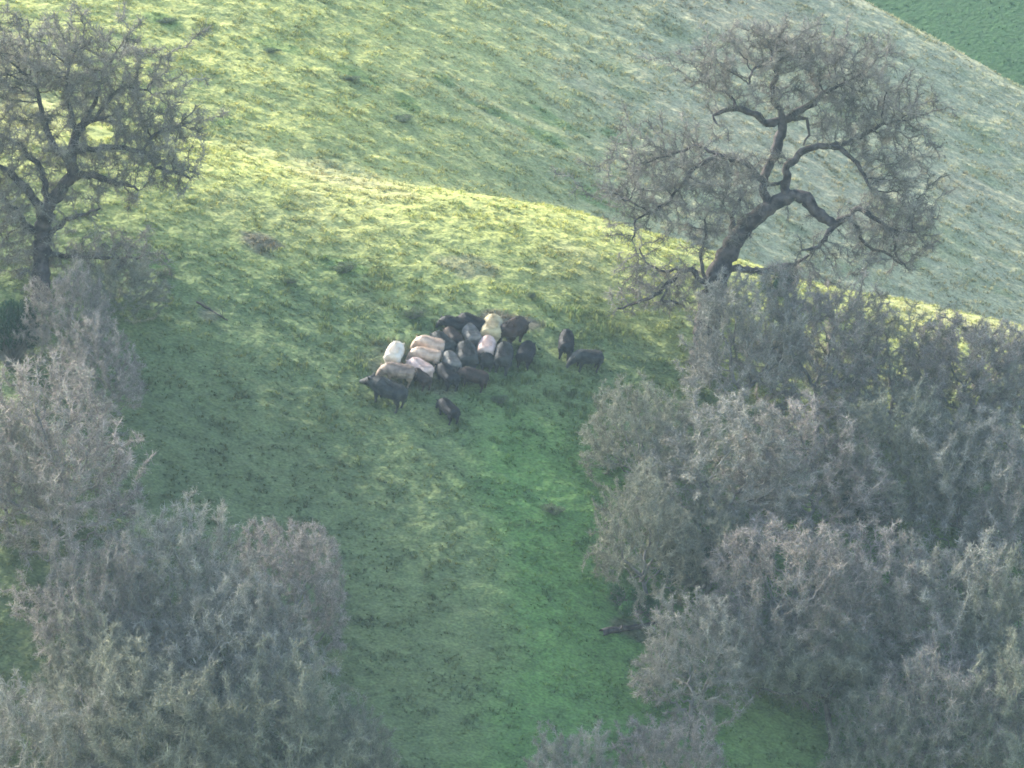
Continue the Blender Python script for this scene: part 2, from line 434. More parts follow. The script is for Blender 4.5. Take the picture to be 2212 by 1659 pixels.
def thin_limbs(P, par, r, rmin):
    i = np.where((r < rmin) & (par >= 0))[0]; p = par[i]
    d = P[i] - P[p]; d = d / (np.linalg.norm(d, axis=1)[:, None] + 1e-9)
    a_ = np.cross(d, np.array([[.2, .9, .3]])); a_ /= np.linalg.norm(a_, axis=1)[:, None] + 1e-9; b_ = np.cross(d, a_)
    vs = []
    rp = np.minimum(r[p], r[i] * 1.3)
    for c0, rr in ((P[p], rp), (P[i], r[i])):
        for k in range(4):
            an = k * np.pi / 2; vs.append(c0 + (a_ * math.cos(an) + b_ * math.sin(an)) * rr[:, None])
    V = np.stack(vs, 1).reshape(-1, 3); b0 = np.arange(len(i)) * 8
    Q = np.concatenate([np.stack([b0 + k, b0 + (k + 1) % 4, b0 + 4 + (k + 1) % 4, b0 + 4 + k], 1) for k in range(4)])
    return V, Q

def crown_me(name, tw, lc, m_tw, m_lc):
    V, Q, T = tw; LV, LT = lc
    rg = np.random.default_rng(len(V)); tn = np.repeat(np.exp(rg.normal(0, .26, len(V) // 7 + 1)), 7)[:len(V)]
    tn = np.concatenate([tn, np.ones(len(LV))])[:, None] * np.ones((1, 3))
    me = np_mesh(name, np.concatenate([V, LV]), [Q, T, LT + len(V)], False, {'tone': tn})
    me.materials.append(m_tw); me.materials.append(m_lc)
    mi = np.zeros(len(Q) + len(T) + len(LT), np.int32); mi[len(Q) + len(T):] = 1
    me.polygons.foreach_set('material_index', mi)
    return me

def ell_points(rg, c, rad, n, shell=0.35):
    v = rg.normal(0, 1, (n, 3)); v /= np.linalg.norm(v, axis=1)[:, None]
    rr = (shell + (1 - shell) * rg.random(n) ** .6) if shell < 1 else np.ones(n)
    return np.array(c) + v * rr[:, None] * np.array(rad)

# generic oak prototypes, unit height about 6.5 m, crown about 6 m wide
def make_oak_proto(seed, kind):
    rg = np.random.default_rng(seed)
    # one lumpy dome: the radius swells and dips with direction, clumps hang on it
    n = 1500; v = rg.normal(0, 1, (n, 3)); v[:, 2] = np.abs(v[:, 2]) * 1.0 - .25; v /= np.linalg.norm(v, axis=1)[:, None]
    bumps = rg.normal(0, 1, (9, 3)); bumps[:, 2] = np.abs(bumps[:, 2]); bumps /= np.linalg.norm(bumps, axis=1)[:, None]; amp = rg.uniform(-.26, .26, 9)
    rad = 1 + (np.exp((v @ bumps.T - 1) * 9) * amp).sum(1)
    f = (.45 + .55 * rg.random(n) ** .55) * rad
    att = [np.array((0, 0, 2.3)) + v * f[:, None] * np.array((2.9, 2.9, 3.3))]
    for i in range(9):
        q = rg.normal(0, 1, 3); q[2] = abs(q[2]); q /= np.linalg.norm(q)
        att.append(np.array((0, 0, 2.3)) + q * np.array((2.7, 2.7, 3.1)) + rg.normal(0, .42, (40, 3)))
    att = np.concatenate(att)
    nodes = []; par = []; x = y = 0.0
    for k in range(9):
        nodes.append((x, y, -0.3 + k * .22)); par.append(k - 1); x += rg.uniform(-.07, .07); y += rg.uniform(-.07, .07)
    P, pr = colonize(nodes, par, att, D=.20, infl=2.4, kill=.34, seed=seed, wob=.36)
    r = pipe_radii(P, pr, tip=.010)
    s = 0.24 / r[0]; r = np.maximum(r * s, .008) if s < 1 else r
    center = np.array([0, 0, 3.0])
    V, Q = limb_mesh(P, pr, r, .030)
    tr = np_mesh('oak_trunk_%d' % seed, V, [Q], True); tr.materials.append(M_bark_grey)
    cr = crown_meshes('c', P, pr, r, center, .030, 19000, 17000, seed * 7 + 1, tw_len=(.12, .36), tw_rad=.0080, chip=.045, outw=.30, rmax_tw=.022)
    cm = crown_me('oak_crown_%d' % seed, cr[0], cr[1], M_twig[kind], (M_lichen, M_lichen2)[seed % 2])
    allz = cr[0][0]; H_ = float(np.percentile(allz[:, 2], 99.3)); rr_ = np.hypot(allz[:, 0], allz[:, 1]); W_ = 2 * float(np.percentile(rr_, 96))
    return tr, cm, H_, W_
PROTO = [make_oak_proto(11 + i, i % 3) for i in range(9)]

def put_tree(px, ytop, ybase, wpx, proto, label, name='oak_tree', cat='tree', group='bare grey oaks massed on the lower slope', rz=None, evergreen=False):
    """stands the tree on the hillside; sizes come from how tall and wide it looks"""
    ybase = min(ybase, ytop + 1.30 * wpx + 20)
    b = at(px, ybase); d = depth_of(b)
    mpp = d * 36 / 200 / 2212
    H = (ybase - ytop) * mpp / C_; W = wpx * mpp
    o = empty(name, b)
    tr, cm, H_, W_ = proto
    s_z = H / H_; s_x = 1.15 * W / W_
    o.rotation_euler = (0, 0, random.uniform(0, 6.28) if rz is None else rz)
    o.scale = (s_x, s_x, s_z)
    if tr: link('trunk', tr, None, o)
    link('crown', cm, None, o)
    tag(o, label, cat, group)
    return o

G = 'bare grey oaks massed on the lower slope'
TREES = [
 # px, ytop, ybase, w, proto, label
 (1600, 598, 930, 270, 0, 'grey brushy oak directly under the leaning gnarled trunk'),
 (1765, 590, 940, 290, 1, 'lichen-grey oak crown right of the leaning trunk, under its lowest right-hand limbs'),
 (1925, 655, 960, 290, 2, 'olive-grey oak crown beside the small sunlit grass patch at the foot of the far slope'),
 (2085, 690, 990, 300, 4, 'pinkish bare oak crown just below the yellow crest strip on the right'),
 (2215, 715, 1030, 290, 3, 'bare oak cut by the right frame edge, just under the yellow crest strip'),
 (1375, 825, 1075, 215, 5, 'small mauve oak reaching furthest into the grass, below the two stray hogs'),
 (1545, 862, 1200, 330, 6, 'broad mauve oak crown next inward from the small one below the stray hogs'),
 (1750, 870, 1210, 340, 7, 'broad pale oak crown above the dark hollow in the right-hand wood'),
 (1930, 850, 1190, 320, 8, 'dark twiggy oak crown in the middle of the right-hand wood'),
 (2090, 900, 1250, 330, 0, 'grey-green oak crown between the dark twiggy one and the right frame edge'),
 (2225, 960, 1330, 300, 1, 'oak crown cut by the right frame edge, halfway down the picture'),
 (1400, 1010, 1330, 225, 2, 'greenish oak crown on the wood edge, above the fallen log'),
 (1520, 1060, 1300, 220, 8, 'low shaded oak crown over the dark evergreen bush'),
 (1690, 1130, 1500, 330, 4, 'large mauve oak crown right of the dark evergreen bush'),
 (1870, 1140, 1480, 320, 7, 'wide mauve-grey oak crown in the centre of the lower right wood'),
 (2050, 1170, 1540, 320, 3, 'grey oak crown above the small green shrub in the lower right wood'),
 (2205, 1200, 1600, 290, 5, 'oak crown against the right frame edge, above the bottom corner trees'),
 (1495, 1290, 1600, 240, 6, 'spreading grey oak crown just right of the fallen log'),
 (1690, 1310, 1500, 240, 0, 'grey-green oak crown over the bright grass opening at the bottom right'),
 (2040, 1375, 1760, 330, 1, 'pale rounded oak crown right of the thin dark trunk'),
 (2195, 1390, 1830, 310, 5, 'oak filling the bottom right corner of the wood'),
 (1905, 1500, 1780, 230, 8, 'low oak crown at the bottom edge, right of the bright grass opening'),
 (1440, 1550, 1820, 230, 4, 'pale pinkish oak crown rising from the bottom edge, left of the bright grass opening'),
 (1235, 1575, 1840, 210, 3, 'small grey oak crown peeping up at the bottom edge under the open grass strip'),
 (110, 790, 1250, 380, 7, 'big rounded oak at the left frame edge under the tall left oak'),
 (20, 890, 1180, 220, 0, 'oak cut by the left frame edge, behind the big rounded one'),
 (390, 1098, 1560, 300, 3, 'pale-topped oak, tallest point of the lower left wood'),
 (210, 1140, 1560, 270, 1, 'grey oak with whitish branch tips, left of the pale-topped one'),
 (630, 1140, 1560, 250, 4, 'narrow pinkish oak at the right edge of the lower left wood'),
 (490, 1240, 1680, 330, 6, 'wide mauve-grey oak between the pale-topped and the narrow pinkish ones'),
 (200, 1320, 1740, 250, 2, 'olive-grey oak beside the green grass gap at the left frame edge'),
 (300, 1400, 1860, 380, 8, 'broad shaded oak in front of the dark elongated bush, bottom left'),
 (600, 1400, 1860, 330, 5, 'broad grey oak right of the dark elongated bush, bottom left'),
 (60, 1480, 1900, 330, 0, 'oak in the bottom left corner of the picture'),
 (745, 1500, 1880, 210, 2, 'greenish low oak at the bottom edge where the lower left wood meets the grass'),
]
for i, (px, yt, yb, wp, pi_, lab) in enumerate(TREES):
    put_tree(px, yt, yb, wp, PROTO[pi_], lab, group=G)

# ------------------------------------------------------------------ traced gnarled oaks
def traced_tree(name, to_px, base_px, limbs, ells, holes, depth_r, mats, label, group, seed, ntw, nl, scale_px_m, extra_sag=0.0, keep_out=None):
    """limbs: list of (list of (cx, cy, radius px), depth0, depth1, parent index or None). The outline of the trunk is measured from the photo,
    the limbs get their own depth so the tree is a full three-dimensional one."""
    root = at(*base_px); d0 = depth_of(root)
    def w3(cx, cy, dep):
        px, py = to_px(cx, cy); p = at_depth(px, py, d0 + dep); return np.array(p) - np.array(root)
    nodes = []; par = []; rad = []
    for (pts, da, db) in limbs:
        n = len(pts)
        Wp = [w3(c[0], c[1], da + (db - da) * (k / (n - 1))) for k, c in enumerate(pts)]
        if not nodes: last = -1; nodes.append(Wp[0]); par.append(-1); rad.append(pts[0][2] / scale_px_m); last = 0
        else:
            dd = [np.linalg.norm(np.array(q_) - Wp[0]) for q_ in nodes]; last = int(np.argmin(dd))
        for k in range(1, n):
            a0 = nodes[last] if k == 1 else Wp[k - 1]; b0 = Wp[k]
            m = max(1, int(np.linalg.norm(b0 - a0) / .16))
            for j in range(1, m + 1):
                f = j / m; p = a0 * (1 - f) + b0 * f
                wob = rng.normal(0, .032, 3) if j < m else 0
                nodes.append(p + wob); par.append(last); rad.append((pts[k - 1][2] * (1 - f) + pts[k][2] * f) / scale_px_m * rng.uniform(.86, 1.14)); last = len(nodes) - 1
    rg = np.random.default_rng(seed); att = []
    for (cx, cy, rx, ry, dep, rd, n) in ells:
        n = int(n * 1.5)
        v = rg.normal(0, 1, (n, 3)); v *= .56
        for q_ in v:
            X_, Y_ = cx + q_[0] * rx, cy + q_[1] * ry
            if any(((X_ - h[0]) / h[2]) ** 2 + ((Y_ - h[1]) / h[3]) ** 2 < 1 for h in holes): continue
            att.append(w3(X_, Y_, dep + q_[2] * rd))
    att = np.array(att)
    fixed = np.array(rad)
    P, pr = colonize(nodes, par, att, D=.16, infl=1.8, kill=.25, seed=seed, wob=.30, iters=140)
    r = pipe_radii(P, pr, tip=.010, fixed=fixed)
    free = np.arange(len(P)) >= len(fixed)
    r = np.where(free, np.clip(r, .013, .062), r * 1.08)
    o = empty(name, root)
    V, Q = limb_mesh(P, pr, r, .022, 7)
    tm = np_mesh(name + '_trunk', V, [Q], True); tm.materials.append(mats[0]); link('trunk', tm, None, o)
    cen = np.mean(att, 0); 
    tw, lc = crown_meshes('c', P, pr, r, cen, .022, ntw, nl, seed + 5, tw_len=(.15, .50), tw_rad=.0078, chip=.042, outw=.25, rmax_tw=.024)
    link('crown', crown_me(name + '_crown', tw, lc, mats[1], mats[2]), None, o)
    tag(o, label, 'tree', group)
    return o

k2 = 2212 / 2560
to2 = lambda cx, cy: ((1440 + cx / 2.304) * k2, (60 + cy / 2.304) * k2)
limbs_r = [
 ([(735, 1990, 85), (755, 1800, 75), (780, 1620, 70), (815, 1480, 66), (850, 1370, 62), (930, 1230, 56), (1000, 1140, 50), (1080, 1075, 45), (1190, 1010, 42), (1265, 985, 38)], 0, 0),
 ([(1265, 985, 38), (1330, 1000, 40), (1375, 1075, 38), (1450, 1130, 30), (1500, 1150, 26), (1560, 1115, 20), (1620, 1062, 17), (1680, 1090, 15), (1740, 1130, 13), (1800, 1180, 12), (1860, 1215, 8)], 0, -1.2),
 ([(1205, 1000, 30), (1215, 900, 27), (1215, 815, 25), (1300, 735, 21), (1400, 700, 17), (1520, 712, 15), (1620, 800, 12), (1700, 950, 8)], 0.1, -0.9),
 ([(1400, 700, 15), (1540, 690, 14), (1640, 650, 13), (1740, 590, 10), (1850, 560, 6)], -0.3, 0.5),
 ([(1110, 1060, 30), (1075, 950, 22), (1095, 860, 27), (1150, 740, 30), (1180, 640, 30), (1190, 560, 30)], 0.2, 0.5),
 ([(1190, 560, 28), (1100, 572, 22), (1040, 520, 20), (930, 487, 17), (850, 500, 12), (790, 528, 9), (812, 575, 6)], 0.5, -0.5),
 ([(1190, 560, 26), (1255, 515, 22), (1370, 460, 18), (1425, 390, 14), (1500, 360, 11), (1570, 330, 7)], 0.5, 0.9),
 ([(1190, 555, 20), (1175, 490, 18), (1130, 440, 13), (1130, 355, 12), (1160, 290, 11), (1130, 200, 11), (1115, 130, 7)], 0.5, 0.2),
 ([(1130, 355, 9), (1165, 380, 9), (1185, 410, 8), (1165, 440, 6)], 0.4, 0.1),
 ([(1130, 200, 10), (1090, 240, 9), (1015, 270, 8), (1000, 340, 6)], 0.2, -0.6),
 ([(930, 487, 11), (910, 440, 9), (870, 400, 7), (790, 380, 5)], 0.1, 0.6),
 ([(1230, 525, 12), (1330, 545, 10), (1345, 640, 8), (1310, 700, 6)], 0.6, 1.0),
 ([(1120, 850, 14), (1060, 930, 12), (1110, 925, 12), (1200, 905, 12)], 0.3, 0.1),
 ([(1090, 900, 18), (980, 800, 14), (820, 755, 12), (690, 820, 10), (610, 925, 9), (530, 1030, 8), (430, 1090, 7), (345, 1125, 6), (320, 1245, 4)], 0.2, -1.4),
 ([(430, 1090, 6), (360, 1050, 5), (260, 1000, 4)], -1.2, -1.5),
 ([(820, 755, 9), (700, 700, 8), (520, 760, 7), (380, 800, 5)], 0, 0.9),
 ([(900, 1270, 20), (900, 1100, 14), (950, 1000, 12), (980, 960, 8)], 0.3, 0.9),
 ([(810, 1470, 24), (720, 1480, 18), (665, 1412, 15), (600, 1420, 15), (540, 1485, 14), (440, 1570, 10), (330, 1610, 8), (240, 1640, 6)], 0, -1.0),
 ([(600, 1420, 9), (480, 1420, 8), (400, 1370, 6), (365, 1290, 4)], -0.4, 0.2),
 ([(540, 1485, 9), (490, 1590, 8), (590, 1610, 7)], -0.5, -0.8),
 ([(740, 1480, 12), (720, 1360, 10), (750, 1230, 9), (745, 1150, 6)], -0.1, -0.5),
 ([(830, 1410, 24), (960, 1415, 20), (1090, 1425, 18), (1170, 1400, 20), (1260, 1390, 12), (1340, 1330, 7)], 0, 0.9),
 ([(1500, 1150, 18), (1440, 1220, 15), (1400, 1285, 12), (1300, 1302, 6)], -0.4, -0.9),
 ([(1560, 1115, 13), (1620, 1170, 13), (1640, 1240, 11), (1710, 1300, 9), (1800, 1325, 8), (1880, 1385, 5)], -0.5, 0.3),
 ([(1800, 1180, 9), (1900, 1190, 9), (1960, 1200, 6)], -1.0, -1.2),
 ([(1740, 1130, 10), (1830, 1230, 9), (1850, 1340, 7), (1900, 1400, 4)], -0.9, -1.2),
]
ells_r = [(1150, 190, 400, 170, .2, 1.5, 330), (1480, 290, 330, 200, .4, 1.6, 270), (1250, 120, 350, 90, 0, 1.2, 100), (850, 330, 170, 160, 0, 1.2, 110), (1720, 540, 280, 200, .2, 1.6, 250),
          (850, 860, 330, 180, 0, 1.4, 300), (500, 880, 330, 230, -.5, 1.5, 260), (780, 1130, 250, 190, -.2, 1.3, 180), (330, 1060, 150, 180, -1, .8, 70),
          (1850, 960, 190, 260, -.4, 1.5, 260), (1600, 480, 330, 110, .5, 1.3, 120), (1750, 1220, 270, 150, -.8, 1.2, 210), (1950, 1120, 120, 200, -.5, 1.0, 90),
          (430, 1500, 220, 150, -.6, .9, 160), (620, 1530, 150, 130, -.3, .8, 80), (1350, 1450, 300, 60, .2, 1.0, 60), (1230, 400, 180, 130, .2, .8, 60)]
holes_r = [(1430, 880, 185, 150), (1030, 650, 150, 95), (1270, 630, 70, 80), (1170, 850, 60, 70), (1150, 1180, 90, 90), (1180, 1300, 200, 90), (1150, 970, 70, 25), (980, 300, 80, 60)]
traced_tree('leaning_oak', to2, (1520, 800), limbs_r, ells_r, holes_r, 2, (M_bark_dark, M_twig_hero, M_lichen2),
            'tall gnarled bare oak with a thick trunk leaning right, alone above the right-hand wood', 'open-grown oaks above the woods', 31, 42000, 12000, 164)
to3 = lambda cx, cy: ((cx / 1.844) * k2, (cy / 1.844) * k2)
limbs_l = [
 ([(190, 1460, 46), (188, 1300, 42), (195, 1150, 40), (200, 1040, 38), (225, 950, 36), (290, 865, 30), (335, 810, 28), (325, 740, 26), (345, 640, 22), (370, 580, 16), (430, 552, 12), (495, 538, 7)], 0, 0),
 ([(205, 1020, 26), (170, 940, 20), (110, 860, 18), (40, 790, 15), (-60, 740, 10)], 0, -.8),
 ([(225, 950, 18), (210, 860, 16), (180, 760, 13), (110, 680, 10), (20, 630, 8), (-80, 600, 5)], 0, 1.0),
 ([(335, 810, 20), (420, 805, 16), (500, 835, 13), (580, 850, 9), (640, 880, 5)], 0, -1.0),
 ([(325, 740, 18), (260, 690, 16), (215, 600, 13), (190, 500, 10), (170, 400, 7)], 0, .6),
 ([(345, 640, 14), (330, 520, 12), (300, 400, 9), (330, 280, 6)], 0, -.5),
 ([(340, 700, 16), (440, 690, 13), (560, 680, 11), (660, 700, 10), (720, 775, 9), (800, 790, 8), (880, 825, 5)], 0, -.9),
 ([(660, 700, 8), (700, 630, 7), (760, 590, 5)], -.6, -.2),
 ([(430, 552, 9), (500, 470, 8), (560, 400, 6), (690, 420, 4)], 0, .5),
 ([(345, 620, 12), (440, 470, 10), (470, 350, 8), (530, 250, 4)], .1, .8),
 ([(200, 1080, 18), (120, 1040, 14), (60, 960, 12), (0, 900, 10), (-80, 860, 7)], 0, .9),
 ([(195, 1130, 14), (300, 1010, 11), (380, 990, 8), (460, 960, 5)], 0, -1.2),
 ([(195, 1180, 14), (330, 1180, 10), (480, 1190, 8), (640, 1190, 5)], 0, .3),
]
ells_l = [(330, 300, 320, 190, 0, 1.8, 420), (120, 330, 260, 190, .3, 1.6, 300), (520, 430, 260, 190, 0, 1.7, 320), (-120, 420, 230, 260, 0, 1.8, 220),
          (700, 640, 200, 170, -.3, 1.3, 260), (750, 770, 130, 90, -.5, .9, 80), (480, 680, 260, 120, .2, 1.4, 190), (100, 620, 250, 170, .2, 1.5, 250),
          (20, 900, 190, 240, 0, 1.3, 230), (420, 900, 240, 90, -.4, 1.0, 90), (-150, 800, 200, 250, 0, 1.3, 120), (450, 1160, 230, 90, 0, 1.0, 140), (80, 1150, 160, 140, .2, 1.0, 120), (380, 560, 180, 110, .5, 1, 80)]
holes_l = [(150, 910, 32, 80), (270, 985, 40, 50), (120, 480, 45, 35), (215, 470, 55, 60), (460, 620, 65, 50), (285, 620, 45, 50), (370, 850, 50, 25), (520, 950, 90, 40)]
traced_tree('spreading_oak', to3, (96, 650), limbs_l, ells_l, holes_l, 2, (M_bark_dark, M_twig_hero, M_lichen),
            'tall dense bare oak with a forked dark trunk at the upper left frame edge', 'open-grown oaks above the woods', 47, 46000, 24000, 131)

ident = lambda cx, cy: (cx, cy)
traced_tree('small_oak', ident, (1800, 1650), [
    ([(1800, 1665, 7), (1797, 1600, 6.5), (1788, 1540, 6), (1785, 1490, 5.5), (1770, 1440, 4.5), (1780, 1390, 3)], 0, 0),
    ([(1786, 1510, 5), (1745, 1492, 4.5), (1700, 1500, 3.5), (1640, 1488, 2)], 0, -.8),
    ([(1785, 1490, 4), (1820, 1450, 3.5), (1870, 1440, 2)], 0, .8),
    ([(1745, 1492, 3), (1715, 1450, 2.5), (1690, 1400, 1.5)], -.4, .4)],
    [(1780, 1420, 95, 65, 0, 1.3, 330), (1700, 1450, 70, 50, -.4, 1.0, 150), (1850, 1450, 60, 60, .3, 1.0, 150)], [], 2,
    (M_bark_dark, M_twig[2], M_lichen2), 'slender oak with a thin dark trunk and low left limb over the bright grass opening', None, 83, 12000, 8000, 61.4)

# ------------------------------------------------------------------ shrubs
def shrub_proto(seed, mat, rx=1, rz=.8, n=5200, chip=.07, twigs=900):
    rg = np.random.default_rng(seed); c = []
    for i in range(7):
        c.append(((rg.uniform(-.6, .6)) * rx, rg.uniform(-.6, .6) * rx, rg.uniform(.25, .75) * rz * 1.1, rg.uniform(.25, .5)))
    P = []
    for (x, y, z, r_) in c:
        P.append(ell_points(rg, (x, y, z), (r_ * rx, r_ * rx, r_ * rz), n // 7, .5))
    P = np.concatenate(P); P = P[P[:, 2] > 0]
    LV, LT = chips(P, chip, seed)
    k = rg.integers(0, len(P), twigs); st = rg.normal(0, .08, (twigs, 3)); st[:, 2] = 0
    d = P[k] - st; ln = np.linalg.norm(d, axis=1) * 1.08
    V, Q, T, _, _ = twig_mesh(st, d, ln, np.full(twigs, .009), seed + 1, .25)
    st_me = np_mesh('shrub_stems_%d' % seed, V, [Q, T]); st_me.materials.append(M_bark_grey)
    lf = np_mesh('shrub_leaves_%d' % seed, LV, [LT]); lf.materials.append(mat)
    return st_me, lf
SP_EVER = [shrub_proto(71, M_ever), shrub_proto(72, M_ever)]
SP_GREEN = [shrub_proto(73, M_shrubgreen), shrub_proto(74, M_weed, n=3200, twigs=500)]
def put_shrub(px, ytop, ybase, wpx, proto, label, name='shrub', group=None, cat='shrub'):
    b = at(px, ybase); mpp = depth_of(b) * 36 / 200 / 2212
    o = empty(name, b); o.rotation_euler = (0, 0, random.uniform(0, 6.28))
    s = wpx * mpp / 1.9; o.scale = (s, s, (ybase - ytop) * mpp / 1.05)
    link('stems', proto[0], None, o); link('foliage', proto[1], None, o)
    tag(o, label, cat, group); return o
put_shrub(25, 610, 790, 130, SP_EVER[0], 'dark green evergreen bush beside the foot of the tall left oak', 'evergreen_shrub')
put_shrub(1515, 1150, 1270, 170, SP_EVER[1], 'darkest evergreen bush in the hollow of the right-hand wood', 'evergreen_shrub')
put_shrub(1850, 1000, 1150, 80, SP_EVER[0], 'narrow dark bush standing in the wood right of the broad pale oak crown', 'evergreen_shrub')
put_shrub(600, 1300, 1400, 90, SP_EVER[1], 'small dark ball of evergreen in the lower left wood', 'evergreen_shrub')
put_shrub(450, 1440, 1540, 150, SP_EVER[0], 'dark elongated bush low in the lower left wood', 'evergreen_shrub')
put_shrub(1370, 1240, 1325, 130, SP_GREEN[0], 'teal green leafy bush at the edge of the wood just above the fallen log', 'green_shrub')
put_shrub(1890, 1350, 1460, 110, SP_GREEN[0], 'deep green leafy shrub framed by bare oaks in the lower right wood', 'green_shrub')
put_shrub(1690, 560, 640, 100, SP_EVER[0], 'small dark bush behind the leaning trunk, under its low right limb', 'evergreen_shrub')
tw_list = [(350, 572, 596, 70, 'weed clump nearest the tall left oak, on the grass slope'), (740, 562, 590, 70, 'flat weed clump right of the bare dirt patch'),
           (1146, 625, 645, 26, 'lone dark green tuft midway between the herd and the crest'), (625, 594, 612, 40, 'small weed clump just below the bare dirt patch'),
           (890, 658, 688, 70, 'bushy green weed clump uphill left of the herd'), (1075, 848, 872, 50, 'dark weed clump downhill right of the herd'),
           (1385, 1575, 1600, 50, 'weed clump at the lower end of the open grass strip'), (1200, 1085, 1110, 60, 'dark green weed clump in the middle of the bright grass strip'),
           (585, 100, 112, 50, 'blue-green weed clump high on the far slope'), (355, 38, 50, 60, 'topmost weed clump on the far slope, left of centre'),
           (760, 160, 171, 60, 'wide weed clump on the far slope above the sunlit hollow'), (870, 248, 262, 80, 'widest weed clump on the far slope, in the dark band')]
for q_ in tw_list:
    put_shrub(q_[0], q_[1], q_[2], q_[3], SP_GREEN[1], q_[4], 'weed_clump', 'weed clumps dotted over the pasture', 'weeds')

def brush(px, ytop, ybase, wpx, proto, label):
    return put_tree(px, ytop, ybase, wpx, (None,) + tuple(proto[1:]), label, 'bare_shrub', 'shrub', 'leafless brush below the tall left oak')
brush(155, 570, 870, 175, PROTO[1], 'pale grey leafless brush around the foot of the tall left oak')
brush(215, 690, 935, 190, PROTO[7], 'mauve-grey leafless brush spilling onto the grass right of the tall left oak')
brush(270, 560, 700, 170, PROTO[5], 'thin leafless brush on the grass under the right limbs of the tall left oak')

# ------------------------------------------------------------------ fallen timber
def fallen(name, p0, p1, r0, label, seed, branches=5):
    A = at(*p0); B = at(*p1); rg = np.random.default_rng(seed)
    root = Vector(A); n = 14; P = []; par = []; r = []
    for k in range(n):
        f = k / (n - 1); q_ = A.lerp(B, f); q_.z = float(height(q_.x, q_.y)) + r0 * .7
        P.append(np.array(q_ - root) + rg.normal(0, r0 * .18, 3)); par.append(k - 1); r.append(r0 * (1 - .65 * f))
    for b in range(branches):
        k = int(rg.integers(3, n - 1)); d = rg.normal(0, 1, 3); d[2] = abs(d[2]) * .7; d /= np.linalg.norm(d); last = k; p = P[k]
        for j in range(4):
            p = p + d * .14; d = d + rg.normal(0, .25, 3); d /= np.linalg.norm(d)
            P.append(p.copy()); par.append(last); r.append(r[k] * .4 * (1 - j / 5)); last = len(P) - 1
    V, Q = limb_mesh(np.array(P), np.array(par), np.array(r), .001, 7)
    o = link(name, np_mesh(name, V, [Q], True), M_bark_dark, None, root)
    return tag(o, label, 'log')
fallen('fallen_log', (1300, 1372), (1450, 1345), .13, 'dark weathered fallen log lying at the edge of the right-hand wood', 5)
fallen('fallen_branch', (425, 655), (492, 695), .05, 'thin dark fallen branch on the grass below the bare dirt patch', 6, 3)

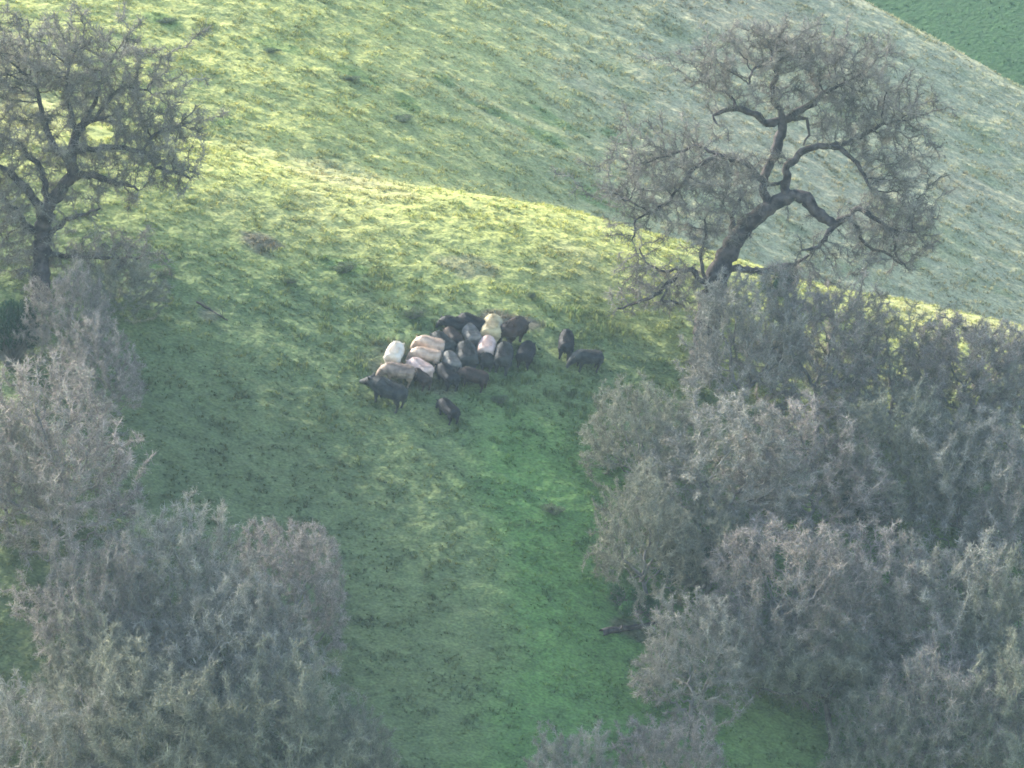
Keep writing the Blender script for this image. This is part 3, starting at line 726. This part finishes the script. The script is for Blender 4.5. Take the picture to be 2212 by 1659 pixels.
# ------------------------------------------------------------------ hogs
EYE = {}
def pig_mesh(pose, seed):
    bm = bmesh.new()
    def tube(pts, sides=14):
        rings = []
        P = [Vector(p[:3]) for p in pts]
        for i, p in enumerate(pts):
            d = (P[min(i + 1, len(P) - 1)] - P[max(i - 1, 0)]).normalized()
            side = Vector((0, 1, 0)); side = (side - d * side.dot(d)).normalized(); up = d.cross(side)
            rings.append([bm.verts.new(P[i] + side * (p[3] * math.cos(t)) + up * (p[4] * math.sin(t))) for t in [k * 2 * math.pi / sides for k in range(sides)]])
        for a_, b_ in zip(rings, rings[1:]):
            for k in range(sides): bm.faces.new((a_[k], a_[(k + 1) % sides], b_[(k + 1) % sides], b_[k]))
        bm.faces.new(rings[0][::-1]); bm.faces.new(rings[-1])
    # trunk: narrow hams, deep belly, high heavy shoulder
    body = [(-.60, 0, .50, .03, .04), (-.585, 0, .50, .10, .12), (-.53, 0, .50, .155, .175), (-.42, 0, .51, .180, .205), (-.25, 0, .50, .185, .215), (-.05, 0, .49, .19, .225),
            (.12, 0, .51, .185, .235), (.26, 0, .53, .170, .235), (.37, 0, .53, .145, .205)]
    if pose == 'graze':
        hd = [(.47, 0, .48, .125, .165), (.55, 0, .41, .110, .140), (.62, 0, .32, .095, .115), (.67, 0, .24, .075, .085), (.71, 0, .16, .055, .060), (.735, 0, .10, .046, .048), (.745, 0, .085, .044, .044)]
    else:
        hd = [(.46, 0, .53, .125, .175), (.55, 0, .53, .115, .150), (.64, 0, .50, .100, .125), (.72, 0, .46, .078, .090), (.81, 0, .42, .055, .060), (.87, 0, .395, .046, .048), (.885, 0, .39, .044, .044)]
    tube(body + hd)
    st = {'graze': (.02, -.02, .03, -.05), 'stand': (0, 0, 0, 0), 'walk': (.12, -.12, -.12, .14)}[pose]
    for k, (x, y) in enumerate(((.24, .095), (.24, -.095), (-.45, .10), (-.45, -.10))):
        s = st[k]
        if x > 0: tube([(x, y, .42, .075, .10), (x + s * .4, y, .27, .052, .062), (x + s * .8, y, .16, .036, .040), (x + s, y, .06, .030, .032), (x + s + .01, y, 0.0, .036, .042), (x + s + .01, y, -.03, .034, .040)], 10)
        else: tube([(x, y, .46, .10, .14), (x + .03 + s * .3, y, .32, .068, .09), (x - .04 + s * .7, y, .20, .040, .046), (x - .01 + s, y, .06, .030, .032), (x + s, y, 0.0, .036, .042), (x + s, y, -.03, .034, .040)], 10)
    # ears
    e0 = Vector(hd[1][:3]) + Vector((0, 0, hd[1][4] * .75))
    for sgn in (1, -1):
        tip = e0 + Vector((.07 if pose == 'graze' else .02, sgn * .13, .09))
        b0 = e0 + Vector((0, sgn * .06, -.02))
        d = (tip - b0)
        tube([(*(b0), .022, .045), (*(b0 + d * .45), .024, .042), (*(b0 + d * .8), .014, .022), (*tip, .006, .008)], 8)
    # tail
    tube([(-.585, 0, .58, .018, .018), (-.64, .01, .53, .014, .014), (-.66, .02, .42, .012, .012), (-.65, .02, .33, .016, .016)], 6)
    me0 = bpy.data.meshes.new('tmp'); bm.to_mesh(me0); bm.free()
    o = bpy.data.objects.new('tmp', me0); COL.objects.link(o)
    md = o.modifiers.new('r', 'REMESH'); md.mode = 'VOXEL'; md.voxel_size = 0.014
    sm = o.modifiers.new('s', 'SMOOTH'); sm.iterations = 4; sm.factor = .5
    dg = bpy.context.evaluated_depsgraph_get(); dg.update()
    me = bpy.data.meshes.new_from_object(o.evaluated_get(dg)); bpy.data.objects.remove(o)
    me.polygons.foreach_set('use_smooth', np.ones(len(me.polygons), bool))
    me.materials.clear()
    # bristles
    n = len(me.vertices); co = np.zeros(n * 3); me.vertices.foreach_get('co', co); co = co.reshape(-1, 3)
    nr = np.zeros(n * 3); me.vertices.foreach_get('normal', nr); nr = nr.reshape(-1, 3)
    rg = np.random.default_rng(seed)
    up = np.where((co[:, 2] > .28))[0]; i1 = rg.choice(up, 2600)
    ridge = np.where((nr[:, 2] > .85) & (co[:, 2] > .5))[0]; i2 = rg.choice(ridge, 500)
    idx = np.concatenate([i1, i2]); ln = np.concatenate([rg.uniform(.02, .045, 2600), rg.uniform(.04, .085, 500)])
    d = nr[idx] * .55 + np.array([[-.8, 0, -.15]]) + rg.normal(0, .2, (len(idx), 3)); d[2600:, 2] += .8
    V, Q, T, _, _ = twig_mesh(co[idx], d, ln, np.full(len(idx), .0035), seed)
    br = np_mesh('hog_bristles', V, [Q, T])
    # eyes: small spheres set in the head
    eb = bmesh.new(); ex = Vector(hd[2][:3])
    bmesh.ops.create_icosphere(eb, subdivisions=2, radius=.013)
    em = bpy.data.meshes.new('hog_eye'); eb.to_mesh(em); eb.free()
    EYE[pose] = [ex + Vector((.02, sgn * hd[2][3] * .86, .035)) for sgn in (1, -1)]
    return me, br, em
POSES = {k: pig_mesh(k, i + 3) for i, k in enumerate(('graze', 'stand', 'walk'))}
def hide(name, c, c2, patchy=0.5):
    """coat: two natural hair colours in large soft patches"""
    m, n, b = new_mat(name)
    b.inputs['Roughness'].default_value = 0.75; b.inputs['Specular IOR Level'].default_value = 0.3
    tc = n.nodes.new('ShaderNodeTexCoord'); nz = n.nodes.new('ShaderNodeTexNoise'); nz.inputs['Scale'].default_value = 4.0; nz.inputs['Detail'].default_value = 5
    cr = n.nodes.new('ShaderNodeValToRGB'); cr.color_ramp.elements[0].position = .5 - .14; cr.color_ramp.elements[1].position = .5 + .16
    cr.color_ramp.elements[0].color = (*c2, 1); cr.color_ramp.elements[1].color = (*c, 1)
    n.links.new(tc.outputs['Object'], nz.inputs['Vector']); n.links.new(nz.outputs['Fac'], cr.inputs[0]); n.links.new(cr.outputs[0], b.inputs['Base Color'])
    bp = n.nodes.new('ShaderNodeBump'); bp.inputs['Distance'].default_value = .01; n2 = n.nodes.new('ShaderNodeTexNoise'); n2.inputs['Scale'].default_value = 40
    n.links.new(tc.outputs['Object'], n2.inputs['Vector']); n.links.new(n2.outputs['Fac'], bp.inputs['Height']); n.links.new(bp.outputs[0], b.inputs['Normal'])
    return m
HIDES = {'white': hide('hide_white', (.80, .74, .62), (.62, .54, .44)), 'pink': hide('hide_pink', (.78, .60, .52), (.55, .42, .36)),
         'cream': hide('hide_cream', (.70, .54, .40), (.46, .34, .26)), 'tan': hide('hide_tan', (.42, .32, .24), (.20, .15, .12)),
         'sand': hide('hide_sand', (.60, .52, .30), (.38, .31, .20)), 'brown': hide('hide_brown', (.065, .042, .033), (.025, .019, .018)),
         'grey': hide('hide_grey', (.26, .25, .22), (.09, .09, .085)), 'slate': hide('hide_slate', (.055, .06, .055), (.020, .022, .024)),
         'black': hide('hide_black', (.024, .024, .028), (.010, .011, .013))}
M_eye = new_mat('hog_eye')[0]; M_eye.node_tree.nodes['Principled BSDF'].inputs['Base Color'].default_value = (.01, .01, .01, 1); M_eye.node_tree.nodes['Principled BSDF'].inputs['Roughness'].default_value = .15
_pc = {}
def pig_data(pose, coat):
    if (pose, coat) not in _pc:
        me, br, em = [m.copy() for m in POSES[pose]]
        me.name = 'hog_body_%s_%s' % (pose, coat); me.materials.append(HIDES[coat]); br.materials.append(HIDES[coat]); em.materials.append(M_eye)
        _pc[(pose, coat)] = (me, br, em)
    return _pc[(pose, coat)]
def cz(cx, cy): return (860 + cx / 3.253) * k2, (760 + cy / 3.253) * k2
def hog(cx, cyfoot, heading, size, pose, coat, label, fat=1.0, young=False):
    p = at(*cz(cx, cyfoot))
    n = normal(p.x, p.y); n = (n * .75 + Vector((0, 0, .25))).normalized()
    f = Vector((math.cos(R(heading)), math.sin(R(heading)), 0)); f = (f - n * f.dot(n)).normalized(); s = n.cross(f)
    Mx = Matrix((f, s, n)).transposed().to_4x4()
    o = empty('feral_hog', p - n * .05); o.rotation_euler = Mx.to_euler(); o.scale = (size * .94, size * fat * 1.06, size * .98)
    me, br, em = pig_data(pose, coat)
    link('body', me, None, o); link('bristles', br, None, o); [link('eye', em, None, o, e_) for e_ in EYE[pose]]
    tag(o, label, 'hog', 'feral hogs of the grazing herd')
# heading: 90 = away from the viewer, 180 = to the left, 0 = to the right
HOGS = [
 (405, 478, 80, .98, 'graze', 'white', 'white hog standing apart at the left end of the herd, rump to the viewer', 1.55),
 (690, 405, 170, .96, 'graze', 'cream', 'cream hog, uppermost of the stacked pale hogs on the left of the herd', 1.45),
 (655, 495, 172, .94, 'graze', 'cream', 'cream hog second from the top in the stack of pale hogs', 1.45),
 (610, 590, 138, .90, 'graze', 'pink', 'pinkish tan hog with a rounded back, just above the brown-backed one', 1.55),
 (425, 640, 176, 1.06, 'graze', 'tan', 'tan-backed hog grazing directly above the big dark boar', 1.45),
 (335, 808, 150, 1.30, 'stand', 'slate', 'largest dark boar, front left of the herd, snout pointing left', 1.35),
 (835, 925, 125, .92, 'graze', 'black', 'small black hog alone below the herd', 1.35),
 (620, 660, 125, .80, 'graze', 'brown', 'small brown hog under the pinkish tan one', 1.4),
 (855, 545, 110, .94, 'graze', 'grey', 'brownish grey hog in the centre of the herd, above the blackest one', 1.5),
 (825, 650, 120, .98, 'graze', 'black', 'black hog at the lower centre edge of the herd', 1.5),
 (1035, 670, 165, .98, 'graze', 'brown', 'dark brown hog with a reddish back at the lower right of the herd centre', 1.5),
 (980, 505, 100, 1.15, 'graze', 'slate', 'stout slate grey hog left of the white-pink one, rump to the viewer', 1.65),
 (1150, 420, 86, .95, 'graze', 'pink', 'bright pinkish white hog in the right half of the herd', 1.6),
 (1150, 505, 95, .80, 'graze', 'slate', 'grey-green hog directly below the pinkish white one', 1.5),
 (1285, 505, 88, 1.10, 'graze', 'slate', 'grey hog between the pinkish white one and the dark right-end one', 1.5),
 (1470, 478, 82, 1.02, 'graze', 'black', 'black hog at the right end of the main herd, pale light on its flank', 1.5),
 (1020, 320, 110, .95, 'graze', 'grey', 'pale grey hog in front of the two darkest hogs at the top', 1.6),
 (885, 235, 165, .90, 'graze', 'black', 'black hog at the top left of the herd, head to the left', 1.4),
 (1030, 235, 150, .98, 'graze', 'black', 'black hog at the very top, left of the sandy yellow one', 1.5),
 (1190, 280, 86, 1.12, 'graze', 'sand', 'sandy yellow hog at the top of the herd between dark ones', 1.65),
 (1365, 300, 60, 1.18, 'graze', 'brown', 'big dark brown hog at the top right of the herd', 1.6),
 (790, 385, 130, .95, 'graze', 'slate', 'dark hog wedged behind the stacked cream hogs', 1.5),
 (870, 325, 120, .82, 'graze', 'brown', 'brown hog between the dark wedged one and the pale grey one', 1.5),
 (1785, 405, 92, 1.15, 'graze', 'black', 'dark hog apart on the right, seen end-on, upper of the two strays', 1.2),
 (1955, 525, 205, 1.05, 'graze', 'slate', 'dark round-backed hog apart on the right, lower of the two strays', 1.4),
]
for hg in HOGS: hog(*hg)

# ------------------------------------------------------------------ haze in the air
def haze_box():
    lo = float(GZ.min()) - 1.0; hi = float(max(GZ.max(), CAM.z)) + 3.0
    x0, x1, y0, y1 = gx[0] - 2, gx[-1] + 2, gy[0] - 2, gy[-1] + 2
    V = np.array([(x, y, z) for z in (lo, hi) for y in (y0, y1) for x in (x0, x1)], float)
    Fq = np.array([(0, 2, 3, 1), (4, 5, 7, 6), (0, 1, 5, 4), (2, 6, 7, 3), (0, 4, 6, 2), (1, 3, 7, 5)])
    m = bpy.data.materials.new('haze'); m.use_nodes = True; n = m.node_tree; n.nodes.clear()
    out = n.nodes.new('ShaderNodeOutputMaterial'); v = n.nodes.new('ShaderNodeVolumePrincipled')
    v.inputs['Color'].default_value = (.58, .84, .96, 1); v.inputs['Density'].default_value = HAZE; v.inputs['Anisotropy'].default_value = 0.1
    n.links.new(v.outputs[0], out.inputs['Volume'])
    o = link('haze', np_mesh('haze', V, [Fq]), m); tag(o, 'thin bluish haze in the air over the valley', 'haze', kind='stuff')
haze_box()
